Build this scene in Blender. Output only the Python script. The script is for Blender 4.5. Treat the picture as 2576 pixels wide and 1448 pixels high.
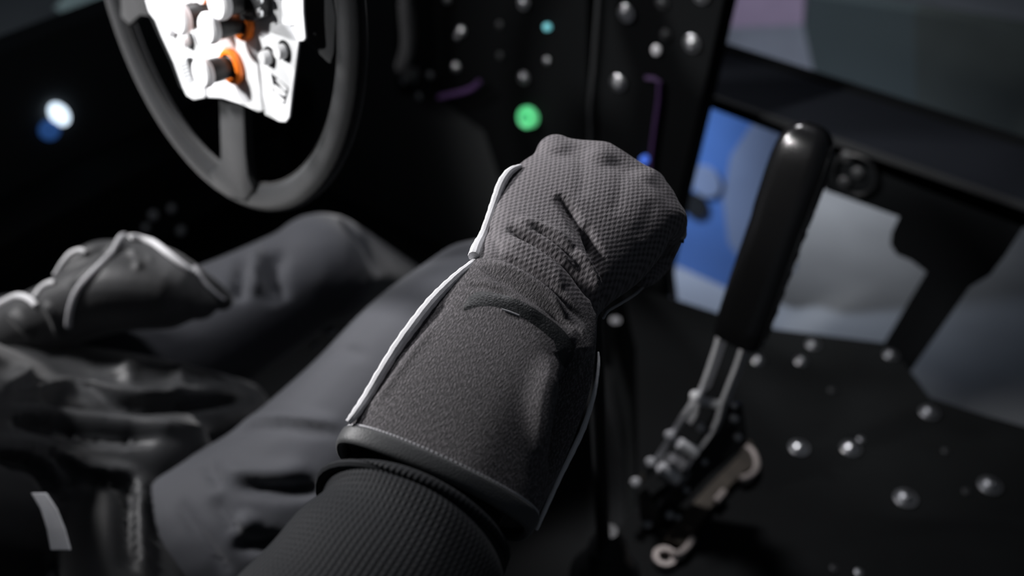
import bpy, bmesh, math, random
import numpy as np
from math import sin, cos, pi, radians, tan, atan2
from mathutils import Vector, Matrix
from mathutils.bvhtree import BVHTree
random.seed(3)
for o in list(bpy.data.objects): bpy.data.objects.remove(o)
SC = bpy.context.scene
COL = SC.collection

# ------------------------------------------------------------------ camera
YAW, PIT, FPX = radians(38), radians(40), 2504.0
C0 = Vector((0, 0, 1.05))
CF = Vector((-sin(YAW)*cos(PIT), cos(YAW)*cos(PIT), -sin(PIT)))
CR = Vector((cos(YAW), sin(YAW), 0))
CU = CR.cross(CF)
cam = bpy.data.cameras.new('camera'); cam_o = bpy.data.objects.new('camera', cam); COL.objects.link(cam_o)
cam.sensor_width = 36; cam.lens = FPX/2576*36; cam.clip_start = .02
cam_o.location = C0; cam_o.rotation_euler = (radians(90)-PIT, 0, YAW)
cam.dof.use_dof = True; cam.dof.focus_distance = .545; cam.dof.aperture_fstop = 3.6; cam.dof.aperture_blades = 9
SC.camera = cam_o
# ------------------------------------------------------------------ world, lamps, exposure
SC.view_settings.view_transform = 'Standard'; SC.view_settings.look = 'None'
SC.view_settings.gamma = 1; SC.view_settings.use_curve_mapping = False
SC.view_settings.exposure = 0.0
SC.cycles.use_denoising = True
SC.cycles.max_bounces = 5; SC.cycles.sample_clamp_indirect = 4
W = bpy.data.worlds.new('night_garage'); SC.world = W; W.use_nodes = True
W.node_tree.nodes['Background'].inputs[0].default_value = (.75, .85, 1, 1)
W.node_tree.nodes['Background'].inputs[1].default_value = .032

def area(name, loc, target, size, power, color=(1, 1, 1), sy=None, spread=180):
    l = bpy.data.lights.new(name, 'AREA'); l.energy = power; l.color = color; l.size = size
    if sy: l.shape = 'RECTANGLE'; l.size_y = sy
    l.spread = radians(spread)
    o = bpy.data.objects.new(name, l); COL.objects.link(o); o.location = loc
    o.rotation_euler = (Vector(target)-Vector(loc)).to_track_quat('-Z', 'Y').to_euler()
    return o
area('side_lamp', (-1.5, .06, 1.32), (-.45, .42, .6), .24, 3.9, (1, .98, .99), .16, 64)
area('wheel_fill', (-.95, -.32, 1.28), (-.66, .42, .76), .07, .75, (1, .99, .98), None, 34)  # unseen fill, added to brighten the button plate
area('top_fill', (-.9, 1.05, 1.6), (-.42, .5, .5), .2, 1.55, (.97, .96, 1), .12, 70)  # added overhead fill for the fist and thighs
area('garage_fill', (-.6, 2.0, .95), (-.74, 1.95, -.3), .25, .7, (1, 1, 1), None, 54)  # unseen fill put in to light the floor beyond the dashboard
area('garage_fill', (-1.0, 1.5, 1.5), (-1.1, 2.3, -.2), .4, 2.1, (.86, .9, 1), None, 60)  # second added fill, aimed at the mauve barrier boards
area('board_fill', (-1.0, 1.14, .42), (-.80, 1.5, -.05), .08, .85, (.74, .83, 1), None, 60)  # hidden fill, added low down to brighten the blue board

# ------------------------------------------------------------------ picture helpers
def ray(x, y): return CF + CR*((x-1288)/FPX) - CU*((y-724)/FPX)
def P(x, y, d): return C0 + ray(x, y)*d
def onpl(x, y, p0, n):
    v = ray(x, y); t = (Vector(p0)-C0).dot(n)/v.dot(n); return C0 + v*t
def PY(x, y, Y): return onpl(x, y, (0, Y, 0), Vector((0, 1, 0)))
def PX(x, y, X): return onpl(x, y, (X, 0, 0), Vector((1, 0, 0)))
def PZ(x, y, Z): return onpl(x, y, (0, 0, Z), Vector((0, 0, 1)))
def proj_np(a):
    q = a-np.array(C0); z = q@np.array(CF)
    return 1288+FPX*(q@np.array(CR))/z, 724-FPX*(q@np.array(CU))/z

# ------------------------------------------------------------------ materials
def mat(name, col, rough=.6, metal=0, bump=None, emit=None, sheen=0, spec=.5, mottle=0, coat=0, mscale=6):
    m = bpy.data.materials.new(name); m.use_nodes = True; nt = m.node_tree; b = nt.nodes['Principled BSDF']
    b.inputs['Base Color'].default_value = (*col, 1); b.inputs['Roughness'].default_value = rough
    b.inputs['Metallic'].default_value = metal; b.inputs['Specular IOR Level'].default_value = spec
    b.inputs['Sheen Weight'].default_value = sheen; b.inputs['Sheen Roughness'].default_value = .5
    b.inputs['Coat Weight'].default_value = coat
    if emit:
        b.inputs['Emission Color'].default_value = (*emit[0], 1); b.inputs['Emission Strength'].default_value = emit[1]
    tc = nt.nodes.new('ShaderNodeTexCoord')
    if bump:
        n = nt.nodes.new('ShaderNodeTexNoise'); n.inputs['Scale'].default_value = bump[0]; n.inputs['Detail'].default_value = 4
        nt.links.new(tc.outputs['Object'], n.inputs['Vector'])
        bp = nt.nodes.new('ShaderNodeBump'); bp.inputs['Strength'].default_value = bump[1]; bp.inputs['Distance'].default_value = .001
        nt.links.new(n.outputs['Fac'], bp.inputs['Height']); nt.links.new(bp.outputs['Normal'], b.inputs['Normal'])
    if mottle:
        n = nt.nodes.new('ShaderNodeTexNoise'); n.inputs['Scale'].default_value = mscale; n.inputs['Detail'].default_value = 3
        nt.links.new(tc.outputs['Object'], n.inputs['Vector'])
        r = nt.nodes.new('ShaderNodeValToRGB')
        r.color_ramp.elements[0].position = .35; r.color_ramp.elements[1].position = .65
        r.color_ramp.elements[0].color = (*[c*(1-mottle) for c in col], 1)
        r.color_ramp.elements[1].color = (*[min(1, c*(1+mottle)) for c in col], 1)
        nt.links.new(n.outputs['Fac'], r.inputs[0]); nt.links.new(r.outputs[0], b.inputs['Base Color'])
    return m

def knit(name, col, kind):
    """Textile with stitches from the UV map (metres)."""
    m = bpy.data.materials.new(name); m.use_nodes = True; nt = m.node_tree; N = nt.nodes; L = nt.links
    b = N['Principled BSDF']; b.inputs['Roughness'].default_value = .62; b.inputs['Specular IOR Level'].default_value = .35
    b.inputs['Sheen Weight'].default_value = .15 if kind == 'glove' else .03
    if kind != 'glove': b.inputs['Specular IOR Level'].default_value = .15
    uv = N.new('ShaderNodeUVMap'); uv.uv_map = 'UVMap'
    def wave(rot, scale):          # product of two sines in a rotated frame
        mp = N.new('ShaderNodeMapping'); mp.inputs['Rotation'].default_value = (0, 0, rot)
        L.new(uv.outputs[0], mp.inputs[0]); sp = N.new('ShaderNodeSeparateXYZ'); L.new(mp.outputs[0], sp.inputs[0])
        outs = []
        for a, s in zip((0, 1), scale):
            mu = N.new('ShaderNodeMath'); mu.operation = 'MULTIPLY'; mu.inputs[1].default_value = 2*pi/s; L.new(sp.outputs[a], mu.inputs[0])
            si = N.new('ShaderNodeMath'); si.operation = 'SINE'; L.new(mu.outputs[0], si.inputs[0]); outs.append(si)
        return outs
    def mul(a, c):
        q = N.new('ShaderNodeMath'); q.operation = 'MULTIPLY'; L.new(a.outputs[0], q.inputs[0])
        if isinstance(c, (int, float)): q.inputs[1].default_value = c
        else: L.new(c.outputs[0], q.inputs[1])
        return q
    def add(a, c):
        q = N.new('ShaderNodeMath'); L.new(a.outputs[0], q.inputs[0]); L.new(c.outputs[0], q.inputs[1]); return q
    noise = N.new('ShaderNodeTexNoise'); noise.inputs['Scale'].default_value = 1500; noise.inputs['Detail'].default_value = 2
    L.new(uv.outputs[0], noise.inputs[0])
    if kind == 'glove':
        a, c = wave(radians(20), (.0032, .0050)); h1 = mul(mul(a, c), 1.0)      # mesh holes on the hand
        a2, c2 = wave(radians(-4), (.0019, .0036)); h2 = mul(mul(a2, c2), .75)     # finer stitches on the cuff
        at = N.new('ShaderNodeAttribute'); at.attribute_name = 'hand'
        mx = N.new('ShaderNodeMix'); L.new(at.outputs['Fac'], mx.inputs[0]); L.new(h2.outputs[0], mx.inputs[2]); L.new(h1.outputs[0], mx.inputs[3])
        h = N.new('ShaderNodeMath'); L.new(mx.outputs[0], h.inputs[0]); h.inputs[1].default_value = 0
    else:
        a, c = wave(0, (.0025, .0030)); h = mul(add(a, mul(mul(a, c), .8)), .6)
    nn = N.new('ShaderNodeMath'); nn.operation = 'MULTIPLY'; nn.inputs[1].default_value = 1.1; L.new(noise.outputs[0], nn.inputs[0])
    ht = add(h, nn)
    if kind == 'glove':            # irregular thread sparkle along the cuff, painted into colour and bump
        mp = N.new('ShaderNodeMapping'); mp.inputs['Scale'].default_value = (1150, 430, 1); mp.inputs['Rotation'].default_value = (0, 0, radians(8))
        L.new(uv.outputs[0], mp.inputs[0]); n2 = N.new('ShaderNodeTexNoise'); n2.inputs['Scale'].default_value = 1; n2.inputs['Detail'].default_value = 3; n2.inputs['Roughness'].default_value = .7
        L.new(mp.outputs[0], n2.inputs[0])
        mr = N.new('ShaderNodeMapRange'); mr.inputs['From Min'].default_value = .33; mr.inputs['From Max'].default_value = .70; mr.inputs['To Min'].default_value = -.75; mr.inputs['To Max'].default_value = 1.35
        L.new(n2.outputs[0], mr.inputs[0])
        hc = N.new('ShaderNodeMath'); hc.operation = 'MULTIPLY_ADD'; hc.inputs[1].default_value = .30; L.new(h2.outputs[0], hc.inputs[0]); L.new(mr.outputs[0], hc.inputs[2])
        hh = N.new('ShaderNodeMath'); hh.operation = 'MULTIPLY_ADD'; hh.inputs[1].default_value = .62; L.new(h1.outputs[0], hh.inputs[0])
        mh = N.new('ShaderNodeMapRange'); mh.inputs['From Min'].default_value = .3; mh.inputs['From Max'].default_value = .7; mh.inputs['To Min'].default_value = .25; mh.inputs['To Max'].default_value = .95
        L.new(n2.outputs[0], mh.inputs[0]); L.new(mh.outputs[0], hh.inputs[2])
        m2 = N.new('ShaderNodeMix'); L.new(at.outputs['Fac'], m2.inputs[0]); L.new(hc.outputs[0], m2.inputs[2]); L.new(hh.outputs[0], m2.inputs[3])
        ht = N.new('ShaderNodeMath'); L.new(m2.outputs[0], ht.inputs[0]); ht.inputs[1].default_value = 0
    bp = N.new('ShaderNodeBump'); bp.inputs['Strength'].default_value = .6; bp.inputs['Distance'].default_value = .0004
    L.new(ht.outputs[0], bp.inputs['Height']); L.new(bp.outputs[0], b.inputs['Normal'])
    r = N.new('ShaderNodeValToRGB'); r.color_ramp.elements[0].position = .0; r.color_ramp.elements[1].position = 1.0
    r.color_ramp.elements[0].color = (*[x*.40 for x in col], 1); r.color_ramp.elements[1].color = (*[x*1.4 for x in col], 1)
    L.new(ht.outputs[0], r.inputs[0]); L.new(r.outputs[0], b.inputs['Base Color'])
    return m

M = dict(
    glove=knit('black_mesh_fabric', (.132, .121, .128), 'glove'),
    sleeve=knit('black_rib_knit', (.017, .0185, .021), 'sleeve'),
    binding=mat('smooth_black_binding', (.05, .053, .055), .5, bump=(900, .2), sheen=.2),
    piping=mat('white_piping', (.86, .86, .88), .7, bump=(2500, .4)),
    pipingd=mat('grey_piping', (.5, .5, .52), .7, bump=(2500, .4)),
    print_=mat('gloss_print', (.020, .022, .023), .4, bump=(900, .5)),
    silver=mat('silver_print', (.8, .8, .82), .35, .6),
    trousers=mat('grey_suit_fabric', (.030, .033, .043), .75, bump=(600, .25), sheen=.35),
    jacket=mat('black_jacket_fabric', (.012, .0135, .016), .5, bump=(600, .2), sheen=.2),
    jglove=mat('black_left_glove_fabric', (.020, .021, .023), .55, bump=(700, .3), sheen=.2),
    suede=mat('charcoal_suede', (.009, .010, .0115), .95, spec=.25, bump=(1200, .4), sheen=.22, mottle=.15, mscale=40),
    white=mat('white_plastic', (.85, .86, .88), .45),
    cap=mat('white_cap', (.88, .88, .9), .3),
    orange=mat('orange_plastic', (1, .22, .02), .35),
    blackp=mat('black_plastic', (.012, .013, .014), .45),
    rubber=mat('black_rubber', (.012, .013, .014), .36, bump=(900, .25)),
    grip=mat('black_leather', (.006, .006, .0065), .21, spec=.9, bump=(700, .08)),
    panel=mat('black_carbon_panel', (.004, .0045, .005), .7, spec=.08, bump=(300, .15)),
    plate=mat('black_painted_plate', (.007, .008, .0085), .7, spec=.15, bump=(200, .2), mottle=.25),
    bolt=mat('polished_bolt', (.8, .81, .83), .28, 1),
    bolt2=mat('satin_bolt', (.42, .43, .45), .4, 1),
    steel=mat('brushed_steel', (.62, .62, .64), .5, .25, bump=(500, .15)),
    chrome=mat('polished_steel', (.95, .95, .97), .35, .15),
    bronze=mat('dull_bronze_bracket', (.07, .058, .045), .6, .4, bump=(200, .3), mottle=.3, mscale=30),
    darkst=mat('dark_steel', (.05, .052, .055), .5, .5),
    thread=mat('dark_thread', (.01, .01, .01), .8),
    thread2=mat('pale_thread', (.5, .5, .5), .6),
    green=mat('green_lit_button', (.1, .7, .3), .4, emit=((.16, .82, .32), .62)),
    green2=mat('green_lit_ring', (.05, .5, .2), .4, emit=((.10, .55, .21), .5)),
    greenhi=mat('green_lit_cap', (.3, .8, .5), .4, emit=((.35, .85, .47), .75)),
    cyan=mat('cyan_light', (.2, .6, .65), .3, emit=((.14, .45, .5), 1)),
    led=mat('white_led', (.8, .9, 1), .3, emit=((.72, .86, 1), 1.6)),
    ledrefl=mat('dim_blue_reflection', (.05, .12, .4), .5, emit=((.015, .05, .16), 1)),
    bluesm=mat('blue_indicator', (.1, .2, .8), .4, emit=((.04, .12, .55), 1)),
    violet=mat('violet_cable', (.07, .03, .11), .6),
    dash=mat('dark_dash_flock', (.007, .008, .009), .9, spec=.1, bump=(400, .3)),
    dashtop=mat('dash_top_lightened', (.012, .014, .019), .9, spec=.1, bump=(300, .2)),  # dash colour lightened for the light falling on the top
    cage=mat('black_cage_tube', (.005, .005, .005), .5, spec=.2),
    seat=mat('black_seat_fabric', (.014, .015, .018), .8, bump=(500, .3), sheen=.1),
    floor=mat('grey_concrete', (.32, .34, .37), .8, bump=(40, .3), mottle=.18, mscale=2.5),
    bluep=mat('blue_painted_board', (.07, .16, .42), .5, mottle=.2, mscale=3),
    greyp=mat('blue_grey_painted_board', (.19, .24, .36), .5, mottle=.15, mscale=3),
    wall=mat('dark_green_wall', (.05, .062, .06), .8, mottle=.2, mscale=3),
    darkwall=mat('dark_garage_wall', (.012, .014, .015), .9, spec=.1),
    pinkp=mat('mauve_board', (.40, .31, .44), .6, mottle=.1),
    greyw=mat('grey_board', (.25, .27, .32), .6, mottle=.15),
    teal=mat('dark_teal_board', (.055, .075, .08), .7),
    tealw=mat('teal_grey_board', (.22, .28, .30), .7),
    carfloor=mat('black_car_floor', (.02, .021, .022), .9, spec=.05, bump=(60, .2)),
    liner=mat('black_cockpit_liner', (.055, .058, .060), .9, spec=.1, bump=(60, .2)),
    drum=mat('cast_grey_metal', (.22, .22, .23), .6, .2, bump=(300, .2)),
    roller=mat('mirror_steel', (.96, .96, .98), .24, 1),
    braid=mat('grey_braided_sleeve', (.13, .13, .135), .6, bump=(900, .3)),
    strap=mat('white_strap', (.92, .93, .96), .6, bump=(900, .4)),
)

# ------------------------------------------------------------------ object helpers
def setp(o, label=None, cat=None, group=None, kind=None):
    for k, v in (('label', label), ('category', cat), ('group', group), ('kind', kind)):
        if v: o[k] = v
    return o
def empty(name, loc, label=None, cat=None, group=None):
    o = bpy.data.objects.new(name, None); COL.objects.link(o); o.location = loc; o.empty_display_size = .02
    return setp(o, label, cat, group)
def link(name, me, m, parent=None, smooth=True):
    o = bpy.data.objects.new(name, me); COL.objects.link(o)
    if m is not None and not me.materials: me.materials.append(m)
    if smooth:
        for p in me.polygons: p.use_smooth = True
    if parent is not None:
        o.parent = parent
        mw = Matrix.Identity(4); q = parent
        while q is not None: mw = Matrix.Translation(q.location) @ mw; q = q.parent
        o.location = -mw.translation
    return o
def mesh(name, vs, fs):
    me = bpy.data.meshes.new(name); me.from_pydata([tuple(v) for v in vs], [], fs); me.update(); return me

class MB:
    def __init__(s): s.v = []; s.f = []
    def add(s, vs, fs):
        n = len(s.v); s.v += [Vector(v) for v in vs]; s.f += [tuple(i+n for i in f) for f in fs]; return s
    def prism(s, top, off):                       # polygon + offset vector
        n = len(top); off = Vector(off); a = [Vector(p) for p in top]; b = [p+off for p in a]
        return s.add(a+b, [tuple(range(n)), tuple(range(2*n-1, n-1, -1))] + [(i, i+n, (i+1) % n+n, (i+1) % n) for i in range(n)])
    def box(s, c, ax, ay, az):                    # half axes
        c, ax, ay, az = map(Vector, (c, ax, ay, az))
        return s.prism([c-ax-ay-az, c+ax-ay-az, c+ax+ay-az, c-ax+ay-az], az*2)
    def lathe(s, c, axis, prof, n=24):            # prof: (radius, height)
        c = Vector(c); z = Vector(axis).normalized(); x = z.orthogonal().normalized(); y = z.cross(x)
        vs = []; fs = []
        for r, h in prof:
            for i in range(n):
                t = 2*pi*i/n; vs.append(c+z*h+(x*cos(t)+y*sin(t))*r)
        for k in range(len(prof)-1):
            for i in range(n):
                j = (i+1) % n; fs.append((k*n+i, k*n+j, (k+1)*n+j, (k+1)*n+i))
        if prof[0][0] > 1e-6 and prof[0] != prof[-1]: fs.append(tuple(range(n-1, -1, -1)))
        if prof[-1][0] > 1e-6 and prof[0] != prof[-1]: fs.append(tuple((len(prof)-1)*n+i for i in range(n)))
        return s.add(vs, fs)
    def cyl(s, a, b, r, n=20, bev=.15):
        a, b = Vector(a), Vector(b); h = (b-a).length; e = min(r, h/2)*bev
        return s.lathe(a, b-a, [(r-e, 0), (r, e), (r, h-e), (r-e, h)], n)
    def tube(s, pts, rad, n=10, flat=None, closed=False):
        pts = [Vector(p) for p in pts]; m = len(pts); rad = rad if hasattr(rad, '__len__') else [rad]*m
        vs = []; fs = []; up = None
        for i, p in enumerate(pts):
            t = (pts[(i+1) % m]-pts[i-1]) if closed else (pts[min(i+1, m-1)]-pts[max(i-1, 0)])
            t.normalize()
            if up is None: up = Vector(flat) if flat is not None else t.orthogonal()
            up = (up-t*up.dot(t)).normalized(); w = t.cross(up)
            k = .55 if flat is not None else 1
            for j in range(n):
                a = 2*pi*j/n; vs.append(p+(w*cos(a)+up*sin(a)*k)*rad[i])
        for i in range(m if closed else m-1):
            for j in range(n):
                q = (j+1) % n; i2 = (i+1) % m; fs.append((i*n+j, i*n+q, i2*n+q, i2*n+j))
        if not closed: fs += [tuple(range(n-1, -1, -1)), tuple((m-1)*n+j for j in range(n))]
        return s.add(vs, fs)
    def build(s, name, m, parent=None, smooth=True, bevel=0):
        me = mesh(name, s.v, s.f)
        bm = bmesh.new(); bm.from_mesh(me); bmesh.ops.recalc_face_normals(bm, faces=bm.faces)
        if bevel: bmesh.ops.bevel(bm, geom=[e for e in bm.edges if len(e.link_faces) == 2 and e.calc_face_angle(0) > .5], offset=bevel, segments=2, affect='EDGES', profile=.5)
        if smooth:
            for e in bm.edges:
                if len(e.link_faces) == 2 and e.calc_face_angle(0) > .6: e.smooth = False
        bm.to_mesh(me); bm.free()
        return link(name, me, m, parent, smooth)

def catmull(pts, k=6):
    pts = [np.array(p, float) for p in pts]; out = []
    for i in range(len(pts)-1):
        a, b, c, d = pts[max(i-1, 0)], pts[i], pts[i+1], pts[min(i+2, len(pts)-1)]
        for j in range(k):
            t = j/k; out.append(.5*((2*b)+(-a+c)*t+(2*a-5*b+4*c-d)*t*t+(-a+3*b-3*c+d)*t**3))
    out.append(pts[-1]); return out

def loft(rings, closed_ends=True):
    n = len(rings[0]); vs = [v for r in rings for v in r]; fs = []
    for i in range(len(rings)-1):
        for j in range(n):
            q = (j+1) % n; fs.append((i*n+j, i*n+q, (i+1)*n+q, (i+1)*n+j))
    if closed_ends: fs += [tuple(range(n-1, -1, -1)), tuple((len(rings)-1)*n+j for j in range(n))]
    return vs, fs

def capsule_chain(mb, pts, rad, n=16, sub=4, sq=1.0, flat=None):
    """limb: tapered, round ended; pts joints"""
    q = catmull([(*p, r) for p, r in zip(pts, rad)], sub)
    c = [Vector(x[:3]) for x in q]; r = [float(x[3]) for x in q]
    t0 = (c[1]-c[0]).normalized(); t1 = (c[-1]-c[-2]).normalized()
    cc = [c[0]-t0*r[0]*cos(a) for a in (0, .4, .8, 1.2)]; rr = [r[0]*sin(max(a, .05)) for a in (0, .4, .8, 1.2)]
    cc += c; rr += r
    cc += [c[-1]+t1*r[-1]*cos(a) for a in (1.2, .8, .4, 0)]; rr += [r[-1]*sin(max(a, .05)) for a in (1.2, .8, .4, 0)]
    # tangent-stable frames
    vs = []; up = Vector(flat) if flat is not None else t0.orthogonal(); m = len(cc)
    for i, p in enumerate(cc):
        t = (cc[min(i+1, m-1)]-cc[max(i-1, 0)]).normalized(); up = (up-t*up.dot(t)).normalized(); w = t.cross(up)
        for j in range(n):
            a = 2*pi*j/n; vs.append(p+(w*cos(a)+up*sin(a)*sq)*rr[i])
    fs = []
    for i in range(m-1):
        for j in range(n):
            k = (j+1) % n; fs.append((i*n+j, i*n+k, (i+1)*n+k, (i+1)*n+j))
    fs += [tuple(range(n-1, -1, -1)), tuple((m-1)*n+j for j in range(n))]
    return mb.add(vs, fs)

def remesh(mb, voxel, smooth=4):
    """one continuous skin from overlapping pieces; returns (verts, polys) as arrays"""
    me = mesh('tmp', mb.v, mb.f)
    bm = bmesh.new(); bm.from_mesh(me); bmesh.ops.recalc_face_normals(bm, faces=bm.faces); bm.to_mesh(me); bm.free()
    o = bpy.data.objects.new('tmp', me); COL.objects.link(o)
    md = o.modifiers.new('r', 'REMESH'); md.mode = 'VOXEL'; md.voxel_size = voxel
    if smooth:
        s = o.modifiers.new('s', 'SMOOTH'); s.factor = .6; s.iterations = smooth
    dg = bpy.context.evaluated_depsgraph_get(); ev = o.evaluated_get(dg)
    out = bpy.data.meshes.new_from_object(ev)
    bpy.data.objects.remove(o); bpy.data.meshes.remove(me)
    return out

def seg_dist(px, py, line):
    """distance from each point to a picture-plane polyline, with side and run"""
    best = np.full(px.shape, 1e9); par = np.zeros(px.shape); L = np.array(line, float)
    acc = 0; tot = np.sum(np.hypot(*(L[1:]-L[:-1]).T))
    for a, b in zip(L[:-1], L[1:]):
        d = b-a; l = np.hypot(*d); t = np.clip(((px-a[0])*d[0]+(py-a[1])*d[1])/l**2, 0, 1)
        q = np.hypot(px-a[0]-t*d[0], py-a[1]-t*d[1])
        k = q < best; best = np.where(k, q, best); par = np.where(k, (acc+t*l)/tot, par); acc += l
    return best, par

def creases(me, items, face=.0):
    """fold lines pressed into (or raised from) cloth where its surface lies under them"""
    n = len(me.vertices); co = np.empty(n*3); me.vertices.foreach_get('co', co); co = co.reshape(-1, 3)
    no = np.empty(n*3); me.vertices.foreach_get('normal', no); no = no.reshape(-1, 3)
    px, py = proj_np(co); v = co-np.array(C0); v /= np.linalg.norm(v, axis=1)[:, None]
    vis = np.clip(-(no*v).sum(1)*3, 0, 1)
    dsp = np.zeros(n)
    for line, width, depth in items:
        L = catmull([(a, b) for a, b in line], 5)
        d, t = seg_dist(px, py, L); env = np.clip(np.minimum(t, 1-t)*5, 0, 1)**.7 if True else 1
        env = np.where(d < width*4, env, 0)
        dsp += depth*np.exp(-(d/width)**2)*env
    co += no*(dsp*vis)[:, None]
    me.vertices.foreach_set('co', co.ravel()); me.update()

def bvh_of(me): return BVHTree.FromPolygons([v.co for v in me.vertices], [tuple(p.vertices) for p in me.polygons])
def surf(bv, x, y, off=0.0):
    v = ray(x, y); h = bv.ray_cast(C0, v.normalized())
    if h[0] is None:
        # nearest point of the surface to the ray
        best = None
        for k in range(40):
            p = C0+v*(.4+.02*k); q = bv.find_nearest(p)
            if q[0] is not None and (best is None or q[3] < best[1]): best = (q[0], q[3], q[1])
        return best[0]+best[2]*off, best[2]
    n = h[1] if h[1].dot(v) < 0 else -h[1]
    return h[0]+n*off, n

def sheet_on(bv, top, bot, off, name, m, parent):
    """thin strip laid on a surface between two picture-plane lines"""
    a = [surf(bv, x, y, off)[0] for x, y in catmull(top, 6)]; b = [surf(bv, x, y, off)[0] for x, y in catmull(bot, 6)]
    vs = []; n = len(a); K = 4
    for i in range(n):
        for k in range(K+1):
            f = k/K; p = a[i].lerp(b[i], f); q = bv.find_nearest(p)
            vs.append(q[0]+q[1]*off*(1 if 0 < k < K else .15))
    fs = [(i*(K+1)+k, i*(K+1)+k+1, (i+1)*(K+1)+k+1, (i+1)*(K+1)+k) for i in range(n-1) for k in range(K)]
    me = mesh(name, vs, fs); return link(name, me, m, parent)

def bolt(parent, c, nrm, r, m='bolt', washer=True, name='bolt'):
    """button-head screw with hex socket on a washer"""
    b = MB(); c = Vector(c); n = Vector(nrm).normalized()
    if washer: b.lathe(c, n, [(r, 0), (r, r*.12), (r*.95, r*.16), (r*.6, r*.16)], 24)
    h = r*.16 if washer else 0; q = .68 if washer else 1
    b.lathe(c+n*h, n, [(r*q, 0), (r*q, r*.12), (r*q*.85, r*.33), (r*q*.5, r*.45), (r*.26, r*.46), (r*.26, r*.12), (r*.01, r*.12)], 24)
    return b.build(name, M[m], parent)

# ================================================================== SETTING
Y1 = 1.03
def struct(o): o['kind'] = 'structure'; return o
struct(MB().prism([(-1.35, -.6, 0), (.55, -.6, 0), (.55, 1.0, 0), (-1.35, 1.0, 0)], (0, 0, -.02)).build('floor', M['carfloor'], smooth=False))
struct(MB().prism([(-6, -2, -.3), (6, -2, -.3), (6, 6.5, -.3), (-6, 6.5, -.3)], (0, 0, -.05)).build('trim_1', M['floor'], smooth=False))
struct(MB().prism([(-6, 6.5, -.3), (6, 6.5, -.3), (6, 6.5, 3.4), (-6, 6.5, 3.4)], (0, .1, 0)).build('wall_front', M['wall'], smooth=False))
B0 = PZ(1750, 690, -.3); Y2 = B0.y
WTOP = PX(230, 44, -1.33).z
struct(MB().prism([(-1.38, -.6, -.05), (-1.38, 2.2, -.05), (-1.38, 2.2, WTOP), (-1.38, -.6, WTOP)], (.05, 0, 0)).build('wall_left', M['liner'], smooth=False))
wb = MB().box((-1.27, .7, .19), (.05, 0, 0), (0, .62, 0), (0, 0, .03)); sill = struct(wb.build('trim_1', M['carfloor'], smooth=False, bevel=.006))
for x, y, r in ((455, 580, .008), (385, 541, .008), (431, 524, .007), (366, 572, .006)):
    bolt(sill, PX(x, y, -1.219), (1, 0, .2), r, 'chrome', False)

# boards standing on the garage floor, seen below the dashboard
bo = empty('floor_board', (B0.x, Y2+.03, -.3), 'blue and pale grey painted board standing on the grey floor below the dashboard', 'board')
MB().prism([PY(x, y, Y2) for x, y in ((1560, 700), (1560, 175), (1960, 230), (1960, 735))], (0, .03, 0)).build('board_panel', M['bluep'], bo, False)
MB().prism([PY(x, y, Y2-.004) for x, y in ((1935, 215), (1900, 300), (1838, 390), (1818, 500), (1832, 610), (1868, 665), (2000, 680), (2020, 235))], (0, .004, 0)).build('grey_patch', M['greyp'], bo, False)
MB().lathe(PY(1775, 455, Y2-.006), (0, -1, 0), [(.035, 0), (.035, .003)]).build('round_sticker', M['greyp'], bo, False)
MB().lathe(PY(1748, 515, Y2-.006), (0, -1, 0), [(.03, 0), (.03, .003)]).build('dark_hole', M['blackp'], bo, False)
# low barrier further back, seen above the dashboard
ba = empty('barrier', (.3, 2.35, -.3), 'long low barrier of mauve, grey and dark green boards beyond the dashboard', 'barrier')
YB = 2.3
for pts, m in ((((1700, -200), (2030, -150), (2020, 62), (1700, 75)), 'pinkp'),
               (((1700, 75), (2020, 62), (2080, 330), (1700, 330)), 'greyw'),
               (((2030, -12), (2300, 28), (2310, 480), (2080, 330), (2020, 62)), 'teal'),
               (((2300, 28), (2800, 112), (2800, 700), (2310, 480)), 'wall')):
    MB().prism([PY(x, y, YB) for x, y in pts], (0, .05, 0)).build('board', M[m], ba, False)

# ================================================================== DASHBOARD
E0 = PY(1780, 232, Y1); ZT = E0.z
dash = empty('dashboard', (-.2, Y1, 0), 'matt black dashboard crossbeam with flat ledge and hanging bracket above the blue board', 'dashboard')
yb = PZ(1850, 140, ZT).y
MB().prism([(-.75, Y1, ZT-.012), (.7, Y1, ZT-.012), (.7, yb, ZT-.012), (-.75, yb, ZT-.012)], (0, 0, .012)).build('top_ledge', M['dashtop'], dash, False)
MB().prism([(-.75, yb, ZT-.01), (.7, yb, ZT-.01), (.7, yb+.02, ZT-.01), (-.75, yb+.02, ZT-.01)], (0, 0, .013)).build('rear_lip', M['dash'], dash, False)
lip = MB().box(((-.75+.7)/2, Y1-.004, ZT-.003), (.725, 0, 0), (0, .004, 0), (0, 0, .003)); lip.build('edge_highlight', M['darkst'], dash, False)  # paler strip stands in for the highlight along the ledge edge
fp = [(1560, 160), (2200, 388), (2900, 630), (2900, 420), (2700, 450), (2576, 565), (2495, 688), (2440, 722), (2330, 684), (2290, 656), (2252, 640), (2238, 608), (2262, 546), (2085, 480), (2050, 352), (2010, 322), (1560, 172)]
zz = ZT-.013
pts = [(PY(2900, 600, Y1).x, zz), (-.75, zz), (-.75, ZT-.03)]
for x, y in ((2005, 322), (2048, 345), (2075, 478), (2262, 545), (2243, 585), (2240, 615), (2256, 640), (2292, 655), (2330, 684), (2222, 866), (2290, 935), (2440, 722), (2490, 692), (2530, 640), (2600, 530), (2900, 480)):
    q = PY(x, y, Y1); pts.append((q.x, q.z))
pts[-1] = (pts[0][0], min(pts[-1][1], zz-.02))
MB().prism([(x, Y1, z) for x, z in pts], (0, .03, 0)).build('front_face', M['dash'], dash, False)
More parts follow.
